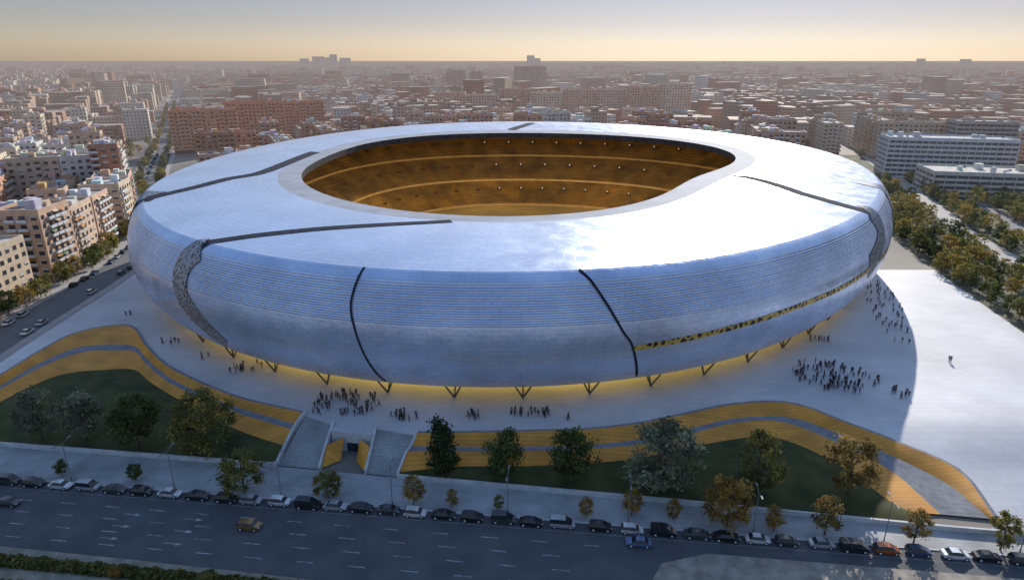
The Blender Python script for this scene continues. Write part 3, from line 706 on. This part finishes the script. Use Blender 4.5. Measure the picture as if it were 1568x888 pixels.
for off,dens in((3.5,5.),(7.5,6.5),(12,6.5),(20.,6),(26,7.5),(43,6.),(50,7.),(69,7),(75,8),(82,8),(90,8)):
    y=142.
    while y<430:
        if rnd()<.85:
            x=pkx(y)+off+uni(-1.8,1.8); obj('park_tree',random.choice(Tc),None,(x,y+uni(-1,1),0),uni(0,6),uni(.5,.95))
        y+=dens*uni(.8,1.25)
y=165.
while y<1200:
    for o in(-15.5,-2.4 if y>330 else -18.):
        if rnd()<.8: obj('avenue_tree',random.choice(Tc),None,(avx(y)+o+uni(-.6,.6),y,0),uni(0,6),uni(.6,1.))
    y+=8. if y<500 else 13.
n=0
while n<170:
    y=uni(180,760);x=uni(-.8,.8)*y
    if y<325:
        if x<avx(y)-28:
            o=avx(y)-x
            if any(abs(o-q)<4 for q in(41,70,99,128,158)): obj('courtyard_tree',random.choice(Tc),None,(x,y,0),uni(0,6),uni(.8,1.2))
        n+=1; continue
    if math.hypot(x-5,y-275)>165 and not (avx(y)-16<x<avx(y)+2): obj('courtyard_tree',random.choice(Tc),None,(x,y,0),uni(0,6),uni(.8,1.3)); n+=1
def hedge(name,u0,u1,wc,hh,ww,cols,n):
    V=[];F=[];C=[]
    for _ in range(n):
        u=uni(u0,u1); cl2=.75+.25*math.sin(u*1.3)+.15*math.sin(u*3.1); r=math.sqrt(rnd()); a_=uni(0,math.pi)
        p=SW(u,wc+ww*r*math.cos(a_)); q=Vector((p[0],p[1],-4.4+hh*r*math.sin(a_)*cl2)); n_=Vector((random.gauss(0,1),random.gauss(0,1),random.gauss(0,1))).normalized();a2=n_.orthogonal()*.28;b2=n_.cross(a2)
        k=len(V);V+=[q-a2,q+b2*.6,q+a2,q-b2*.6];F.append((k,k+1,k+2,k+3));c=random.choice(cols);f_=uni(.6,1.3);C.append(tuple(x*f_ for x in c))
    obj(name,mesh(name,V,F,[M_leaf],col=C))
hedge('hedge',-130,-24,-20.,1.5,1.2,G1+OL,16000)
hedge('hedge',-130,-24,-25.,1.2,1.3,OL+OR,9000)
for u,h in((-84,3),(-62,2.6),(-46,3.2),(-38,2.5),(-100,3)):
    p=SW(u,-21.5); tree(p[0],p[1],-4.4,h,'orange' if u!=-46 else 'wide','small_tree')

# ------------------------------------------------------------ cars
M_tyre=simple('tyre',(.02,.02,.02)); M_glassc=simple('car_glass',(.02,.025,.03),(.03,.035,.04),rough=.08); M_hl=simple('head_lamp',(.8,.8,.8),rough=.2); M_tl=simple('tail_lamp',(.4,.02,.02),rough=.3)
def carmesh(col,kind):
    m,nt,b=newmat('car_paint'); noise_mix(nt,b,col,tuple(c*.9 for c in col),2.); b.inputs['Roughness'].default_value=.3; b.inputs['Metallic'].default_value=.25; b.inputs['Coat Weight'].default_value=.6
    if kind==0: st=[(-2.2,.70,.45,.62,.64,.60),(-2.05,.84,.28,.80,.86,.76),(-1.55,.88,.22,.90,.98,.74),(-.95,.90,.2,.93,1.40,.62),(.0,.90,.2,.92,1.46,.62),(.55,.90,.2,.90,1.36,.62),(1.25,.88,.22,.86,.92,.74),(1.95,.84,.26,.72,.76,.70),(2.2,.68,.42,.56,.58,.56)]
    elif kind==1: st=[(-2.0,.72,.45,.75,.80,.62),(-1.9,.84,.28,.90,1.1,.70),(-1.6,.88,.22,.94,1.44,.64),(-.6,.90,.2,.94,1.52,.64),(.1,.90,.2,.93,1.50,.64),(.6,.90,.2,.92,1.34,.64),(1.2,.88,.22,.88,.94,.74),(1.8,.84,.26,.74,.78,.70),(2.0,.68,.42,.58,.60,.56)]
    else: st=[(-2.3,.76,.45,.95,1.5,.70),(-2.2,.88,.28,1.0,1.78,.76),(-1.4,.92,.22,1.0,1.84,.78),(-.4,.93,.2,1.0,1.86,.78),(.5,.93,.2,1.0,1.8,.76),(1.1,.93,.2,.98,1.45,.74),(1.7,.90,.22,.92,1.0,.76),(2.15,.86,.26,.8,.84,.72),(2.3,.72,.42,.6,.62,.6)]
    V=[];F=[];MI=[]
    for x,hw,zb,zs,zt,ht in st:
        V+=[(x,-hw*.9,zb),(x,-hw,(zb+zs)/2),(x,-hw*.97,zs),(x,-ht,zt),(x,ht,zt),(x,hw*.97,zs),(x,hw,(zb+zs)/2),(x,hw*.9,zb)]
    ns=len(st)
    for i in range(ns-1):
        cab=(st[i][4]-st[i][3]>.2 or st[i+1][4]-st[i+1][3]>.2); ramp=abs(st[i][4]-st[i+1][4])>.25
        for j in range(8):
            k=(j+1)%8; F.append((i*8+j,i*8+k,(i+1)*8+k,(i+1)*8+j)); MI.append(1 if (cab and j in(2,4)) or (ramp and j==3) else 0)
    F.append(tuple(range(8))[::-1]);MI.append(0);F.append(tuple((ns-1)*8+j for j in range(8)));MI.append(0)
    L=st[-1][0]
    for sx in(-1,1):
        for sy in(-1,1):
            n=len(F); c=(sx*L*.62,sy*.70,.32); tube(V,F,c,(c[0],sy*.93,.32),.33,.33,12); MI.extend([2]*(len(F)-n))
            n=len(F); tube(V,F,(c[0],sy*.93,.32),(c[0],sy*.945,.32),.19,.17,8); MI.extend([3]*(len(F)-n))
            x0=sx*(L-.12); n=len(F); box(V,F,min(x0,x0+sx*.1),max(x0,x0+sx*.1),sy*.58-.16,sy*.58+.16,.56,.7,bottom=True); MI.extend([3 if sx>0 else 4]*(len(F)-n))
            if sx>0: n=len(F); box(V,F,.7,.85,sy*.98-.08,sy*.98+.08,.92,1.04,bottom=True); MI.extend([0]*(len(F)-n))
    return mesh('car',V,F,[m,M_glassc,M_tyre,M_hl,M_tl],mi=MI)
BLK=(.02,.02,.025);WHT=(.75,.75,.75);SIL=(.45,.46,.48);BLU=(.06,.10,.2);ORG=(.45,.12,.03);DG=(.07,.075,.08);LB=(.12,.19,.36);BRO=(.30,.15,.04)
cm={}
def car(u,w_,col,kind,flip=0,name='parked_car'):
    key=(col,kind)
    if key not in cm: cm[key]=carmesh(col,kind)
    p=SW(u,w_); return obj(name,cm[key],None,(p[0],p[1],-4.55),ang+math.pi*flip+uni(-.015,.015),uni(.97,1.06))
seq=[DG,BLK,WHT,SIL,DG,BLK,WHT,BLK,BLK,SIL,WHT,BLK,SIL,BLK,DG,WHT,BLK,BLK,DG,BLK,SIL,BLK,WHT,BLK,DG,BLK,WHT,DG,SIL,BLK,ORG,BLU,WHT,BLK]
u=-101.
for i,c in enumerate(seq):
    car(u,uni(-.2,.2),c,random.choice([0,1,0,2,1]),0); u+=uni(4.9,5.9) if i!=20 else 6.8
while u<140: car(u,0,random.choice(seq),1); u+=5.5
u=-106.
while u>-150: car(u,0,random.choice(seq),0); u-=5.6
car(-95.5,-6.,DG,0,0,'moving_car'); car(-46.8,-7.0,BRO,1,0,'moving_car'); car(22.6,-3.2,LB,0,1,'moving_car')
for y in range(175,560,7):
    for o in(-1.5,-11.5):
        if rnd()<.75:
            key=(random.choice([BLK,WHT,SIL,DG,BLU]),random.choice([0,1]))
            if key not in cm: cm[key]=carmesh(*key)
            sl2=(avx(y+3)-avx(y-3))/6; obj('parked_car',cm[key],None,(avx(y)+o,y,.02),math.atan2(1,sl2))
M_pole=simple('galvanised_steel',(.25,.26,.27),rough=.7,metal=.3)
V=[];F=[]
tube(V,F,(0,0,0),(0,0,.8),.16,.13,8);tube(V,F,(0,0,.8),(0,0,8.6),.09,.06,8)
for s_ in(-1,1): tube(V,F,(0,0,8.4),(0,s_*1.5,8.9),.05,.04,6); box(V,F,-.14,.14,s_*1.9-.45,s_*1.9+.45,8.84,8.98,bottom=True)
lm=mesh('street_lamp',V,F,[M_pole])
for u in range(-120,125,22):
    p=SW(u+9,2.); obj('street_lamp',lm,None,(p[0],p[1],-4.4),ang)
for y in range(170,420,30):
    obj('street_lamp',lm,None,(pkx(y)+29,y,0),1.4)

# ------------------------------------------------------------ people
M_skin=simple('skin',(.45,.28,.2)); M_hair=simple('hair',(.03,.02,.015))
def person(pose,ctop,cleg):
    P=dict(pel=(0,0,.96),sp=(0,0,1.18),ch=(0,.01,1.40),nk=(0,0,1.51),hd=(0,-.015,1.62),tp=(0,0,1.71))
    sw=(.0,.22,.32)[pose%3]; R={'pel':.135,'sp':.12,'ch':.15,'nk':.055,'hd':.095,'tp':.07}
    E=[('pel','sp'),('sp','ch'),('ch','nk'),('nk','hd'),('hd','tp')]
    for s_,n in((-1,'l'),(1,'r')):
        y=sw*s_; arm=-sw*s_
        P.update({n+'sh':(s_*.19,.0,1.42),n+'el':(s_*.25,-arm*.35,1.14),n+'wr':(s_*.25,-arm*.9-.05,.92),n+'ha':(s_*.24,-arm-.07,.83),
                  n+'hp':(s_*.10,0,.90),n+'kn':(s_*.11,-y*.45-.03,.50),n+'an':(s_*.11,-y*.9+(.12 if y<0 else 0),.09),n+'to':(s_*.12,-y*.9-.17+(.12 if y<0 else 0),.04)})
        R.update({n+'sh':.075,n+'el':.05,n+'wr':.036,n+'ha':.042,n+'hp':.10,n+'kn':.07,n+'an':.05,n+'to':.04})
        E+=[('ch',n+'sh'),(n+'sh',n+'el'),(n+'el',n+'wr'),(n+'wr',n+'ha'),('pel',n+'hp'),(n+'hp',n+'kn'),(n+'kn',n+'an'),(n+'an',n+'to')]
    keys=list(P); me=bpy.data.meshes.new('p'); me.from_pydata([P[k] for k in keys],[(keys.index(a),keys.index(b)) for a,b in E],[])
    o=bpy.data.objects.new('p',me); COL.objects.link(o); o.modifiers.new('s','SKIN')
    if len(me.skin_vertices)==0: 
        bpy.context.view_layer.objects.active=o; o.modifiers.clear(); bpy.ops.object.modifier_add(type='SKIN')
    sk=me.skin_vertices[0].data
    for i,k in enumerate(keys): sk[i].radius=(R[k],R[k]*(.75 if k in('pel','sp','ch') else 1)); sk[i].use_root=(k=='pel')
    ob=o.modifiers.new('b','SUBSURF'); ob.levels=1
    dg=bpy.context.evaluated_depsgraph_get(); m2=bpy.data.meshes.new_from_object(o.evaluated_get(dg)); bpy.data.objects.remove(o)
    m2.materials.clear()
    for m_ in(simple('shirt',ctop),simple('trousers',cleg),M_skin,M_hair,M_tyre): m2.materials.append(m_)
    for p in m2.polygons:
        c=p.center
        if c.z>1.66 or (c.z>1.56 and c.y>.03): i=3
        elif c.z>1.5: i=2
        elif abs(c.x)>.19 and c.z<.93: i=2
        elif c.z<.1: i=4
        elif c.z<.98: i=1
        else: i=0
        p.material_index=i; p.use_smooth=True
    m2.name='pedestrian'; return m2
PM=[person(i,c,l) for i,(c,l) in enumerate([((.02,.02,.03),(.02,.02,.03)),((.05,.05,.07),(.02,.025,.05)),((.10,.02,.02),(.03,.03,.04)),((.03,.03,.03),(.08,.07,.05)),((.15,.14,.13),(.02,.02,.03)),((.03,.05,.12),(.03,.03,.03)),((.3,.3,.3),(.03,.03,.05)),((.03,.03,.03),(.02,.02,.02))])]
def crowd(cx,cy,rx,ry,n,rot=0):
    for _ in range(n):
        a_=uni(0,6.283); r=math.sqrt(rnd()); x=rx*r*math.cos(a_);y=ry*r*math.sin(a_); X_=cx+x*math.cos(rot)-y*math.sin(rot);Y_=cy+x*math.sin(rot)+y*math.cos(rot)
        obj('pedestrian',random.choice(PM),None,(X_,Y_,0),uni(0,6.28),uni(.98,1.12))
for c in[(-38.5,133.2,8,6,72),(-23.5,128,3.5,2,18),(-8.6,128,1.8,1.6,9),(4.5,129,5,1.8,22),(12.8,126.6,.5,1,3),(80.5,147,10.5,8.5,112),(92,138,2,2.5,9),(115,156,.5,.5,2),(119,194,5,30,56,-.35),(87,169,3.5,2,10),(-69,152,4.5,3,16),(-96,168,3,2,6),(-119,189,1,1,3),(-82,158,1.5,1.5,4)]: crowd(*c)
